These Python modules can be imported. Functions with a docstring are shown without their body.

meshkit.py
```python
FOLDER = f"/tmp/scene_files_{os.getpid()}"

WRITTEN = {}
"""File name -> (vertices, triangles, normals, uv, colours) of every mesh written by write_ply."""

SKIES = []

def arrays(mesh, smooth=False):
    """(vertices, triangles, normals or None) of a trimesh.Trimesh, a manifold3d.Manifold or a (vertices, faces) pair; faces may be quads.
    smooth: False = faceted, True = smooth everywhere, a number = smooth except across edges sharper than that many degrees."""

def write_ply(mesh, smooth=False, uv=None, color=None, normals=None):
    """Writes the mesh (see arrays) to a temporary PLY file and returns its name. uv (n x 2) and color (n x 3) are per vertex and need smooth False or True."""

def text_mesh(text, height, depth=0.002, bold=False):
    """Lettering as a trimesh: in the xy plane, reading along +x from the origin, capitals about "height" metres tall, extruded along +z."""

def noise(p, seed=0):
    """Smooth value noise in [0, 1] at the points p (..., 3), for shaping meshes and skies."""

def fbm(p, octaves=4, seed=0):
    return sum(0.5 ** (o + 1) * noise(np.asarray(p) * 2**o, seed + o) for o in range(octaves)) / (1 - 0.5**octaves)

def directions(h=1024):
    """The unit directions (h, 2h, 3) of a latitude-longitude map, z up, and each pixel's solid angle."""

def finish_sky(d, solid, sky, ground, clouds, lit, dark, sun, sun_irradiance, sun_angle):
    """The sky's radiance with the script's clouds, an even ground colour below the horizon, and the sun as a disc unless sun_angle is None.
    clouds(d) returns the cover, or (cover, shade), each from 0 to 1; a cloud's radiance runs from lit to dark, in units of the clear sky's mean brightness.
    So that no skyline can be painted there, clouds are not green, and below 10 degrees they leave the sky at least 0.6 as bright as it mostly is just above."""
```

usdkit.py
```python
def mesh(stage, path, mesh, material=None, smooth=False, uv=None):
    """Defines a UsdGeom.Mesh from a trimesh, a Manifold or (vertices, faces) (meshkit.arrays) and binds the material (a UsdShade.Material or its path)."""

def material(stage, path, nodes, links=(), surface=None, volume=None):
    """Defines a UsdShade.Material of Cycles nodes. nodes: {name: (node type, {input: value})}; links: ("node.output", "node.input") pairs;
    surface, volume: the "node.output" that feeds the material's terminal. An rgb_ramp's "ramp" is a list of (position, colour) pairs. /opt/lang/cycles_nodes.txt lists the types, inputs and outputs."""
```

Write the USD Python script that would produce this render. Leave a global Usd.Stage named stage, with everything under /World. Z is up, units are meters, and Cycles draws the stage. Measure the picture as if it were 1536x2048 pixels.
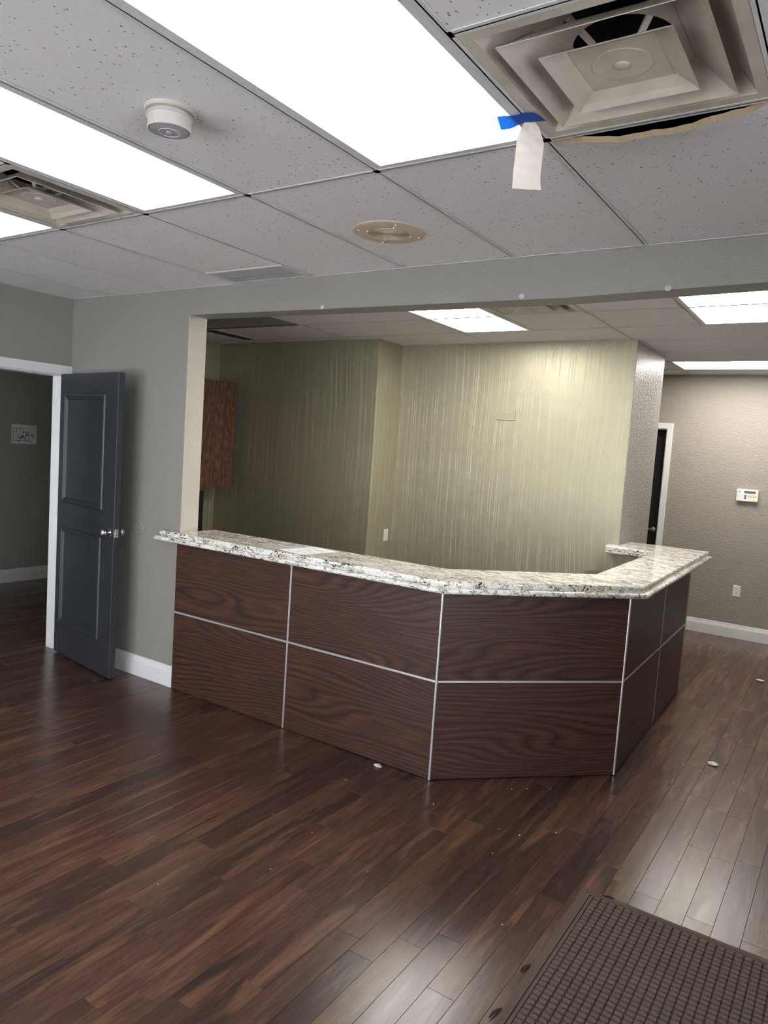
import math, random
import numpy as np
import trimesh
from shapely.geometry import Polygon, box as sbox, Point
from pxr import Usd, UsdGeom, UsdLux, UsdShade, Gf, Sdf, Vt
import usdkit, meshkit

stage = Usd.Stage.CreateInMemory()
UsdGeom.SetStageUpAxis(stage, UsdGeom.Tokens.z)
UsdGeom.SetStageMetersPerUnit(stage, 1.0)
UsdGeom.Xform.Define(stage, '/World')
UsdGeom.Scope.Define(stage, '/World/Looks')
rng = random.Random(7)
nrng = np.random.default_rng(7)

# ------------------------------------------------------------------ camera, light, exposure
F_PX, YAW, PITCH, ROLL, CAM_Z = 1451.23, -0.5816, -0.0879, 0.0677, 1.7141
EXPOSURE = 0.0
LAMP, LAMP_BACK = 4.8, 24.0     # radiance of a lit troffer lens: front room, reception room and hall
SKY = 2.7             # overcast daylight outside the entrance windows

fw = np.array([math.sin(YAW)*math.cos(PITCH), math.cos(YAW)*math.cos(PITCH), math.sin(PITCH)])
r0 = np.array([math.cos(YAW), -math.sin(YAW), 0.0])
u0 = np.cross(r0, fw)
cr = r0*math.cos(ROLL) + u0*math.sin(ROLL)
cu = -r0*math.sin(ROLL) + u0*math.cos(ROLL)
cam = UsdGeom.Camera.Define(stage, '/World/camera')
cam.AddTransformOp().Set(Gf.Matrix4d(*cr, 0, *cu, 0, *(-fw), 0, 0, 0, CAM_Z, 1))
cam.CreateHorizontalApertureAttr(36.0)
cam.CreateVerticalApertureAttr(48.0)
cam.CreateFocalLengthAttr(F_PX*36.0/1536.0)
cam.CreateClippingRangeAttr(Gf.Vec2f(0.05, 200))
cam.CreateExposureAttr(EXPOSURE)
dome = UsdLux.DomeLight.Define(stage, '/World/sky')
dome.CreateIntensityAttr(SKY)
dome.CreateColorAttr(Gf.Vec3f(0.92, 0.96, 1.0))

# ------------------------------------------------------------------ main measures
G = 0.6096
H, HB = 2.6532, 2.695             # ceiling of the front room, of the reception room
YW, YW2 = 3.268, 3.418            # wall with the wide opening: front face, rear face
XL = -5.0285                      # left wall
A0, YB = -2.7211, 2.099           # ceiling grid origin of the front room
XJ = -3.757                       # left jamb of the opening
XR, YR = 2.6, -2.2                # right wall, wall behind the camera
DECK = 3.0
YBK = 8.225                       # far back wall
XA = -5.85                        # side wall of the reception room

# ------------------------------------------------------------------ helpers
_used = {}
def fresh(parent, name):
    k = (parent, name)
    n = _used.get(k, 0); _used[k] = n + 1
    return f'{parent}/{name}' if n == 0 else f'{parent}/{name}_{n:03d}'

def tag(prim, label=None, cat=None, group=None, kind=None):
    p = prim.GetPrim() if hasattr(prim, 'GetPrim') else prim
    for k, v in (('label', label), ('category', cat), ('group', group), ('kind', kind)):
        if v: p.SetCustomDataByKey(k, v)
    return p

def path_of(parent):
    if parent is None: return '/World'
    if isinstance(parent, str): return parent
    return str(parent.GetPath())

def thing(name, label, cat, loc=(0, 0, 0), rz=0, group=None, kind=None):
    x = UsdGeom.Xform.Define(stage, fresh('/World', name))
    x.AddTranslateOp().Set(Gf.Vec3d(*map(float, loc)))
    if rz: x.AddRotateZOp().Set(float(rz))
    return tag(x, label, cat, group, kind)

def obj(name, m, mat, parent=None, smooth=False, xf=None, label=None, cat=None, group=None, kind=None, tone=None):
    g = m.get() if isinstance(m, MB) else m
    me = usdkit.mesh(stage, fresh(path_of(parent), name), g, MAT[mat], smooth=smooth)
    if xf is not None: me.AddTransformOp().Set(xf)
    if tone is not None:
        pv = UsdGeom.PrimvarsAPI(me).CreatePrimvar('tone', Sdf.ValueTypeNames.FloatArray, 'vertex')
        n = len(me.GetPointsAttr().Get())
        pv.Set(Vt.FloatArray.FromNumpy(np.full(n, tone, np.float32)))
    return tag(me, label, cat, group, kind)

def copy_of(src, name, label, loc, rz=0, group=None):
    x = UsdGeom.Xform.Define(stage, fresh('/World', name))
    x.GetPrim().GetReferences().AddInternalReference(src.GetPath())
    x.GetPrim().SetInstanceable(True)
    x.ClearXformOpOrder()
    x.AddTranslateOp(opSuffix='at').Set(Gf.Vec3d(*map(float, loc)))
    x.AddRotateZOp(opSuffix='turn').Set(float(rz))
    was = src.GetCustomData()
    return tag(x, label, was.get('category'), group or was.get('group'))

class MB:
    def __init__(s): s.v, s.f, s.n = [], [], 0
    def add(s, v, f):
        v = np.asarray(v, float); f = np.asarray(f, int)
        if f.shape[1] == 4: f = np.vstack([f[:, [0, 1, 2]], f[:, [0, 2, 3]]])
        s.v.append(v); s.f.append(f + s.n); s.n += len(v); return s
    def tm(s, t, M=None):
        v = np.array(t.vertices)
        if M is not None: v = v @ np.asarray(M)[:3, :3].T + np.asarray(M)[:3, 3]
        return s.add(v, np.array(t.faces))
    def box(s, x0, x1, y0, y1, z0, z1):
        v = [(x, y, z) for z in (z0, z1) for x, y in ((x0, y0), (x1, y0), (x1, y1), (x0, y1))]
        return s.add(v, [[0, 3, 2, 1], [4, 5, 6, 7], [0, 1, 5, 4], [1, 2, 6, 5], [2, 3, 7, 6], [3, 0, 4, 7]])
    def cbox(s, x0, x1, y0, y1, z0, z1, b=0.003):
        pts = []
        for x, sx in ((x0, 1), (x1, -1)):
            for y, sy in ((y0, 1), (y1, -1)):
                for z, sz in ((z0, 1), (z1, -1)):
                    pts += [(x, y + sy*b, z + sz*b), (x + sx*b, y, z + sz*b), (x + sx*b, y + sy*b, z)]
        return s.tm(trimesh.convex.convex_hull(np.array(pts)))
    def prism(s, poly, z0, z1):
        t = trimesh.creation.extrude_polygon(poly if isinstance(poly, Polygon) else Polygon(poly), z1 - z0, engine='earcut')
        t.apply_translation((0, 0, z0)); return s.tm(t)
    def get(s): return np.vstack(s.v), np.vstack(s.f)

def lathe(profile, n=48):
    """profile of (r, z), revolved about z; starts/ends on the axis for a closed solid"""
    p = np.array(profile, float); m = len(p)
    a = np.arange(n)*2*np.pi/n
    v = np.stack([p[:, 0][None]*np.cos(a)[:, None], p[:, 0][None]*np.sin(a)[:, None], np.broadcast_to(p[:, 1], (n, m))], -1).reshape(-1, 3)
    f = []
    for i in range(n):
        j = (i+1) % n
        for k in range(m-1):
            f.append([i*m+k, j*m+k, j*m+k+1, i*m+k+1])
    t = trimesh.Trimesh(v, np.vstack([np.array(f)[:, [0, 1, 2]], np.array(f)[:, [0, 2, 3]]]), process=True)
    t.update_faces(t.nondegenerate_faces()); t.fix_normals()
    return t

def square_loft(rings, half_y=None):
    """rings of (half size, z): a thin square shell"""
    v, f = [], []
    for h, z in rings: v += [(-h, -h, z), (h, -h, z), (h, h, z), (-h, h, z)]
    for k in range(len(rings)-1):
        for i in range(4):
            j = (i+1) % 4
            f.append([k*4+i, k*4+j, k*4+4+j, k*4+4+i])
    return np.array(v, float), np.array(f)

def frame_xy(x0, x1, y0, y1, w, z0, z1, mb=None):
    mb = mb or MB()
    mb.prism(sbox(x0, y0, x1, y1).difference(sbox(x0+w, y0+w, x1-w, y1-w)), z0, z1)
    return mb

def frame_to(p0, ux, uy):
    """matrix taking local x to ux, y to uy, z to ux x uy, origin to p0 (row-vector Gf form)"""
    ux, uy = np.asarray(ux, float), np.asarray(uy, float); uz = np.cross(ux, uy)
    return Gf.Matrix4d(*ux, 0, *uy, 0, *uz, 0, *map(float, p0), 1)

def sweep_line(profile, p0, p1, out):
    """extrude a (out, z) profile from p0 to p1 on the floor; out = unit normal away from the wall"""
    p0, p1, out = (np.array([*p, 0.0]) for p in (p0, p1, out))
    pr = np.array(profile, float); m = len(pr)
    a = p0 + pr[:, :1]*out + pr[:, 1:]*np.array([0, 0, 1.0])
    v = np.vstack([a, a + (p1 - p0)])
    f = []
    for i in range(m):
        j = (i+1) % m
        f += [[i, j, m+j], [i, m+j, m+i]]
    tri = trimesh.creation.triangulate_polygon(Polygon(pr), engine='earcut')
    tv, tf = tri
    # map triangulation vertices back to the profile order
    idx = np.array([np.argmin(((pr - q)**2).sum(1)) for q in tv])
    f += idx[tf][:, ::-1].tolist() + (idx[tf] + m).tolist()
    t = trimesh.Trimesh(v, np.array(f), process=False); t.fix_normals()
    return t

# ------------------------------------------------------------------ materials
MAT = {}
def mat(name, nodes, links, surface='p.BSDF'):
    nodes = {k: (t_, {'clamp': True, **d_} if t_ == 'map_range' else d_) for k, (t_, d_) in nodes.items()}
    MAT[name] = usdkit.material(stage, f'/World/Looks/{name}', nodes, links, surface=surface)

def plain(name, color, rough=0.5, metal=0.0, **kw):
    mat(name, {'p': ('principled_bsdf', dict(base_color=color, roughness=rough, metallic=metal, **kw))}, [])

def paint(name, color, rough=0.55, scale=150, bump=0.35, spec=0.4, var=0.06, dist=0.004):
    c2 = tuple(c*(1-var) for c in color)
    mat(name, {
        'g': ('geometry', {}),
        'n': ('noise_texture', dict(scale=scale, detail=2.0, roughness=0.5)),
        'big': ('noise_texture', dict(scale=1.3, detail=3.0)),
        'm': ('mix_color', dict(a=color, b=c2)),
        'r': ('map_range', dict(from_min=0.38, from_max=0.66, to_min=0, to_max=1)),
        'b': ('bump', dict(strength=bump, distance=dist)),
        'p': ('principled_bsdf', dict(roughness=rough, specular_ior_level=spec))},
        [('g.position', 'n.vector'), ('g.position', 'big.vector'), ('big.fac', 'm.fac'), ('m.result', 'p.base_color'),
         ('n.fac', 'r.value'), ('r.result', 'b.height'), ('b.normal', 'p.normal')])

paint('wall_paint', (0.290, 0.276, 0.254), 0.5, 160, 0.35)
paint('jamb_paint', (0.60, 0.56, 0.475), 0.5, 120, 0.5)
paint('back_paint', (0.34, 0.305, 0.265), 0.42, 110, 0.5, 0.5)
paint('column_paint', (0.37, 0.345, 0.31), 0.30, 80, 1.0, 0.65, dist=0.006)
paint('dark_room_paint', (0.36, 0.345, 0.30), 0.6, 160, 0.2)
paint('white_trim', (0.74, 0.74, 0.75), 0.35, 30, 0.03, 0.5, 0.03)
paint('door_grey', (0.030, 0.034, 0.040), 0.42, 60, 0.06, 0.5, 0.1)
plain('tee_paint', (0.66, 0.655, 0.66), 0.45)
plain('lamp_frame', (0.70, 0.71, 0.73), 0.4)
plain('chrome', (0.80, 0.79, 0.77), 0.12, 1.0)
plain('satin_nickel', (0.62, 0.58, 0.55), 0.35, 1.0)
plain('aluminium', (0.72, 0.71, 0.72), 0.32, 0.75)
plain('black_void', (0.006, 0.006, 0.009), 0.8)
plain('duct_black', (0.012, 0.013, 0.018), 0.55)
plain('navy_black', (0.004, 0.0045, 0.007), 0.6)
plain('deck_grey', (0.10, 0.10, 0.10), 0.9)
plain('white_plastic', (0.78, 0.77, 0.75), 0.35)
plain('almond_plastic', (0.66, 0.60, 0.48), 0.4)
plain('painted_plate', (0.37, 0.345, 0.245), 0.42, 0.25)
plain('speaker_beige', (0.60, 0.50, 0.38), 0.45)
plain('speaker_groove', (0.22, 0.17, 0.12), 0.6)
plain('grille_grey', (0.28, 0.28, 0.27), 0.45)
plain('grille_frame', (0.56, 0.555, 0.545), 0.45)
plain('detector_plastic', (0.53, 0.50, 0.465), 0.4)
plain('grille_dark', (0.05, 0.05, 0.05), 0.7)
plain('paper', (0.80, 0.80, 0.82), 0.7)
plain('ink', (0.03, 0.03, 0.035), 0.7)
plain('faint_ink', (0.38, 0.39, 0.43), 0.7)
plain('lcd_dark', (0.03, 0.035, 0.05), 0.25)
plain('key_green', (0.42, 0.52, 0.46), 0.5)
plain('label_blue', (0.10, 0.15, 0.33), 0.5)
plain('label_yellow', (0.72, 0.58, 0.34), 0.5)
plain('key_pink', (0.62, 0.50, 0.50), 0.5)
plain('flap_black', (0.012, 0.011, 0.011), 0.95)
plain('rubber_black', (0.02, 0.02, 0.022), 0.6)
plain('fridge_black', (0.012, 0.012, 0.015), 0.3)
plain('cabinet_dark', (0.05, 0.05, 0.055), 0.45)
plain('fibre_tan', (0.36, 0.27, 0.17), 0.95)
plain('plaster_chip', (0.66, 0.60, 0.50), 0.8)
plain('smoke_dark', (0.34, 0.355, 0.375), 0.14)
plain('unlit_lens', (0.30, 0.30, 0.28), 0.35)
plain('core_board', (0.05, 0.03, 0.022), 0.7)
plain('clear_plastic', (0.82, 0.82, 0.83), 0.08, 0.0, transmission_weight=0.25)
mat('tissue', {'g': ('geometry', {}), 'n': ('noise_texture', dict(scale=90, detail=3)), 'b': ('bump', dict(strength=0.5, distance=0.003)),
    'd': ('diffuse_bsdf', dict(color=(0.78, 0.71, 0.64))), 't': ('translucent_bsdf', dict(color=(0.80, 0.74, 0.66))), 'x': ('mix_closure', dict(fac=0.35))},
    [('g.position', 'n.vector'), ('n.fac', 'b.height'), ('b.normal', 'd.normal'), ('d.BSDF', 'x.closure1'), ('t.BSDF', 'x.closure2')], 'x.closure')
mat('blue_tape', {'g': ('geometry', {}), 'n': ('noise_texture', dict(scale=260, detail=2)), 'm': ('mix_color', dict(a=(0.04, 0.36, 0.85), b=(0.02, 0.50, 0.95))),
    'd': ('diffuse_bsdf', dict(color=(0.07, 0.13, 0.38))), 't': ('translucent_bsdf', {}), 'x': ('mix_closure', dict(fac=0.45))},
    [('g.position', 'n.vector'), ('n.fac', 'm.fac'), ('m.result', 't.color'), ('d.BSDF', 'x.closure1'), ('t.BSDF', 'x.closure2')], 'x.closure')
mat('window_glass', {'t': ('transparent_bsdf', {}), 'g': ('glossy_bsdf', dict(roughness=0.02)), 'f': ('fresnel', {}), 'x': ('mix_closure', {})},
    [('f.fac', 'x.fac'), ('t.BSDF', 'x.closure1'), ('g.BSDF', 'x.closure2')], 'x.closure')

# prismatic lens of a lit troffer (it is the lamp); fine prism pattern in the object's own space
for nm_, lamp_, col_ in (('lamp_lens', LAMP, (0.96, 0.975, 1.0)), ('lamp_lens_warm', LAMP_BACK, (1.0, 0.965, 0.89))):
    mat(nm_, {'t': ('texture_coordinate', {}), 'v': ('voronoi_texture', dict(scale=170, randomness=0.0)), 'r': ('map_range', dict(from_min=0.0, from_max=0.7, to_min=lamp_*1.08, to_max=lamp_*0.86)),
        'e': ('emission', dict(color=col_))}, [('t.object', 'v.vector'), ('v.distance', 'r.value'), ('r.result', 'e.strength')], 'e.emission')

# mineral-fibre ceiling tile: gritty white face with pin holes and fissures
mat('ceiling_tile_face', {
    'g': ('geometry', {}), 'tone': ('attribute', dict(attribute='tone')),
    'map': ('mapping', dict(scale=(1.0, 0.8, 1.0))),
    'v': ('voronoi_texture', dict(scale=72, randomness=1.0)),
    'sel': ('white_noise_texture', {}),
    'n': ('noise_texture', dict(scale=35, detail=3.0, distortion=1.5)),
    'n2': ('noise_texture', dict(scale=240, detail=2.0)),
    'rad': ('map_range', dict(from_min=0.35, from_max=0.75, to_min=0.0, to_max=0.34)),
    'lt': ('math', dict(math_type='less_than')),
    'pick': ('math', dict(math_type='greater_than', value2=0.30)),
    'hole': ('math', dict(math_type='multiply')),
    'base': ('mix_color', dict(a=(0.76, 0.74, 0.745), b=(0.81, 0.79, 0.79))),
    'c': ('mix_color', dict(b=(0.25, 0.24, 0.235))),
    'hgt': ('math', dict(math_type='multiply_add', value2=-1.0)),
    'sm': ('math', dict(math_type='multiply', value2=0.25)),
    'b': ('bump', dict(strength=0.35, distance=0.003)),
    'p': ('principled_bsdf', dict(roughness=0.9, specular_ior_level=0.15))},
    [('g.position', 'map.vector'), ('map.vector', 'v.vector'), ('map.vector', 'n.vector'), ('g.position', 'n2.vector'), ('v.position', 'sel.vector'),
     ('n.fac', 'rad.value'), ('v.distance', 'lt.value1'), ('rad.result', 'lt.value2'), ('sel.value', 'pick.value1'),
     ('lt.value', 'hole.value1'), ('pick.value', 'hole.value2'), ('tone.fac', 'base.fac'), ('base.result', 'c.a'), ('hole.value', 'c.fac'),
     ('c.result', 'p.base_color'), ('n2.fac', 'sm.value1'), ('hole.value', 'hgt.value1'), ('sm.value', 'hgt.value3'), ('hgt.value', 'b.height'), ('b.normal', 'p.normal')])

# vinyl wallcovering: olive-beige with thin wandering vertical threads
mat('papered', {
    'g': ('geometry', {}), 'sep': ('separate_xyz', {}), 's': ('math', dict(math_type='add')),
    'w1c': ('combine_xyz', {}), 'w1': ('noise_texture', dict(scale=1.0, detail=1.0, roughness=0.35)),
    'w1m': ('math', dict(math_type='multiply_add', value2=0.13)), 'zs': ('math', dict(math_type='multiply', value2=0.75)), 'ss': ('math', dict(math_type='multiply', value2=1.6)),
    'v1': ('voronoi_texture', dict(dimensions='1D', scale=17.0, randomness=0.95)),
    'w2': ('noise_texture', dict(scale=0.8, detail=0.8, roughness=0.35)), 'w2o': ('vector_math', dict(math_type='add', vector2=(7.3, 3.1, 1.7))),
    'w2m': ('math', dict(math_type='multiply_add', value2=0.15)),
    'v2': ('voronoi_texture', dict(dimensions='1D', scale=11.0, randomness=1.0)),
    'l1': ('map_range', dict(from_min=0.020, from_max=0.050, to_min=1, to_max=0)),
    'l2': ('map_range', dict(from_min=0.012, from_max=0.034, to_min=1, to_max=0)),
    'mx': ('math', dict(math_type='maximum')),
    'fade': ('noise_texture', dict(scale=5.0, detail=2.0)), 'fr': ('map_range', dict(from_min=0.35, from_max=0.65, to_min=0.25, to_max=1.0)),
    'line': ('math', dict(math_type='multiply')),
    'mott': ('noise_texture', dict(scale=9.0, detail=4.0)),
    'base': ('mix_color', dict(a=(0.36, 0.335, 0.235), b=(0.42, 0.395, 0.285))),
    'c': ('mix_color', dict(b=(0.54, 0.505, 0.375))), 'mt': ('map_range', dict(from_min=0, from_max=1, to_min=0.38, to_max=0.0)),
    'rg': ('map_range', dict(from_min=0, from_max=1, to_min=0.42, to_max=0.7)),
    'fine': ('noise_texture', dict(scale=120.0, detail=2.0)), 'fm': ('math', dict(math_type='multiply', value2=0.35)),
    'hh': ('math', dict(math_type='add')),
    'b': ('bump', dict(strength=0.16, distance=0.0012)),
    'p': ('principled_bsdf', dict(specular_ior_level=0.5))},
    [('g.position', 'sep.vector'), ('sep.x', 's.value1'), ('sep.y', 's.value2'),
     ('s.value', 'ss.value1'), ('sep.z', 'zs.value1'), ('ss.value', 'w1c.x'), ('zs.value', 'w1c.z'),
     ('w1c.vector', 'w1.vector'), ('w1.fac', 'w1m.value1'), ('s.value', 'w1m.value3'), ('w1m.value', 'v1.w'),
     ('w1c.vector', 'w2o.vector1'), ('w2o.vector', 'w2.vector'), ('w2.fac', 'w2m.value1'), ('s.value', 'w2m.value3'), ('w2m.value', 'v2.w'),
     ('v1.distance', 'l1.value'), ('v2.distance', 'l2.value'), ('l1.result', 'mx.value1'), ('l2.result', 'mx.value2'),
     ('g.position', 'fade.vector'), ('fade.fac', 'fr.value'), ('mx.value', 'line.value1'), ('fr.result', 'line.value2'),
     ('g.position', 'mott.vector'), ('mott.fac', 'base.fac'), ('base.result', 'c.a'), ('line.value', 'c.fac'), ('c.result', 'p.base_color'),
     ('line.value', 'rg.value'), ('line.value', 'mt.value'), ('mt.result', 'p.metallic'), ('rg.result', 'p.roughness'), ('g.position', 'fine.vector'), ('fine.fac', 'fm.value1'), ('fm.value', 'hh.value1'), ('line.value', 'hh.value2'),
     ('hh.value', 'b.height'), ('b.normal', 'p.normal')])

def walnut(name, along, across, cols, kk, kl, ax, rough=0.42):
    """wood laminate in the piece's own space: local x = width, local y = height; 'along' is the grain's stretch on x, 'across' on y"""
    mat(name, {
        't': ('texture_coordinate', {}), 'tone': ('attribute', dict(attribute='tone')),
        'off': ('combine_xyz', {}), 'o1': ('math', dict(math_type='multiply', value2=9.7)),
        'ad': ('vector_math', dict(math_type='add')),
        'mp': ('mapping', dict(scale=(along, across, 1.0))),
        'n': ('noise_texture', dict(scale=1.0, detail=1.0, roughness=0.3, distortion=0.1)),
        'k': ('math', dict(math_type='multiply_add', value2=kk)), 'sx': ('separate_xyz', {}), 'ln': ('math', dict(math_type='multiply', value2=kl)), 'fr': ('math', dict(math_type='fraction')),
        'ramp': ('rgb_ramp', dict(ramp=[(0.0, cols[0]), (0.12, cols[1]), (0.55, cols[2]), (0.85, cols[3]), (1.0, cols[0])])),
        'fs': ('mapping', dict(scale=(along*6.0, across*28.0, 1.0))),
        'fn': ('noise_texture', dict(scale=1.0, detail=3.0)),
        'fr2': ('map_range', dict(from_min=0.3, from_max=0.7, to_min=0.60, to_max=1.32)),
        'mul': ('mix_color', dict(blend_type='multiply', fac=1.0, use_clamp=False)),
        'gr': ('combine_xyz', {}),
        'big': ('noise_texture', dict(scale=0.45, detail=1.0)),
        'pl': ('mix_color', dict(fac=0.45)),
        'p': ('principled_bsdf', dict(roughness=rough, specular_ior_level=0.4))},
        [('tone.fac', 'o1.value1'), ('o1.value', 'off.x'), ('o1.value', 'off.y'), ('t.object', 'ad.vector1'), ('off.vector', 'ad.vector2'),
         ('ad.vector', 'mp.vector'), ('mp.vector', 'n.vector'), ('n.fac', 'k.value1'), ('ad.vector', 'sx.vector'), ('sx.%s' % ax, 'ln.value1'), ('ln.value', 'k.value3'), ('k.value', 'fr.value1'), ('fr.value', 'ramp.fac'),
         ('ad.vector', 'fs.vector'), ('fs.vector', 'fn.vector'), ('fn.fac', 'fr2.value'), ('fr2.result', 'gr.x'), ('fr2.result', 'gr.y'), ('fr2.result', 'gr.z'),
         ('ramp.color', 'mul.a'), ('gr.vector', 'mul.b'), ('mul.result', 'p.base_color')])
walnut('walnut_panel', 0.62, 3.4, [(0.024, 0.0120, 0.0095), (0.046, 0.0205, 0.0150), (0.080, 0.0325, 0.0205), (0.052, 0.0225, 0.0155)], 21.0, 38.0, 'y')
walnut('walnut_cabinet', 3.4, 0.5, [(0.10, 0.050, 0.036), (0.125, 0.060, 0.043), (0.185, 0.085, 0.057), (0.15, 0.07, 0.048)], 12.0, 18.0, 'x')

# dark hand-scraped floor boards, each with its own tone
mat('floor_wood', {
    'g': ('geometry', {}), 'tone': ('attribute', dict(attribute='tone')),
    'o': ('combine_xyz', {}), 'ok': ('math', dict(math_type='multiply', value2=37.0)), 'ad': ('vector_math', dict(math_type='add')),
    'm1': ('mapping', dict(scale=(14.0, 1.5, 1.0))), 'n1': ('noise_texture', dict(scale=1.0, detail=4.0, roughness=0.6, distortion=0.8)),
    'm2': ('mapping', dict(scale=(60.0, 7.0, 1.0))), 'n2': ('noise_texture', dict(scale=1.0, detail=3.0, distortion=1.2)),
    'm3': ('mapping', dict(scale=(5.0, 1.1, 1.0))), 'n3': ('noise_texture', dict(scale=1.0, detail=2.0, distortion=0.6)),
    'base': ('rgb_ramp', dict(ramp=[(0.0, (0.043, 0.0235, 0.0190)), (0.3, (0.068, 0.0330, 0.0245)), (0.65, (0.078, 0.0350, 0.0270)), (1.0, (0.090, 0.0470, 0.0290))])),
    'lite': ('mix_color', dict(b=(0.165, 0.080, 0.043))), 'lf': ('map_range', dict(from_min=0.52, from_max=0.70, to_min=0, to_max=0.9)),
    'dark': ('mix_color', dict(b=(0.020, 0.014, 0.0135))), 'df': ('map_range', dict(from_min=0.38, from_max=0.26, to_min=0, to_max=0.85)),
    'fine': ('map_range', dict(from_min=0.3, from_max=0.7, to_min=0.74, to_max=1.26)), 'fc': ('combine_xyz', {}),
    'mul': ('mix_color', dict(blend_type='multiply', fac=1.0, use_clamp=False)),
    'rr': ('map_range', dict(from_min=0.2, from_max=0.8, to_min=0.20, to_max=0.30)),
    'hn': ('noise_texture', dict(scale=420.0, detail=2.0)), 'hx': ('math', dict(math_type='multiply_add', value2=0.5)),
    'b': ('bump', dict(strength=0.12, distance=0.002)),
    'p': ('principled_bsdf', dict(specular_ior_level=0.5))},
    [('tone.fac', 'ok.value1'), ('ok.value', 'o.x'), ('ok.value', 'o.z'), ('g.position', 'ad.vector1'), ('o.vector', 'ad.vector2'),
     ('ad.vector', 'm1.vector'), ('m1.vector', 'n1.vector'), ('ad.vector', 'm2.vector'), ('m2.vector', 'n2.vector'), ('ad.vector', 'm3.vector'), ('m3.vector', 'n3.vector'),
     ('tone.fac', 'base.fac'), ('base.color', 'lite.a'), ('n1.fac', 'lf.value'), ('lf.result', 'lite.fac'),
     ('lite.result', 'dark.a'), ('n3.fac', 'df.value'), ('df.result', 'dark.fac'), ('n2.fac', 'fine.value'), ('fine.result', 'fc.x'), ('fine.result', 'fc.y'), ('fine.result', 'fc.z'),
     ('dark.result', 'mul.a'), ('fc.vector', 'mul.b'), ('mul.result', 'p.base_color'), ('n1.fac', 'rr.value'), ('rr.result', 'p.roughness'),
     ('g.position', 'hn.vector'), ('hn.fac', 'hx.value1'), ('n2.fac', 'hx.value3'), ('hx.value', 'b.height'), ('b.normal', 'p.normal')])

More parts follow.
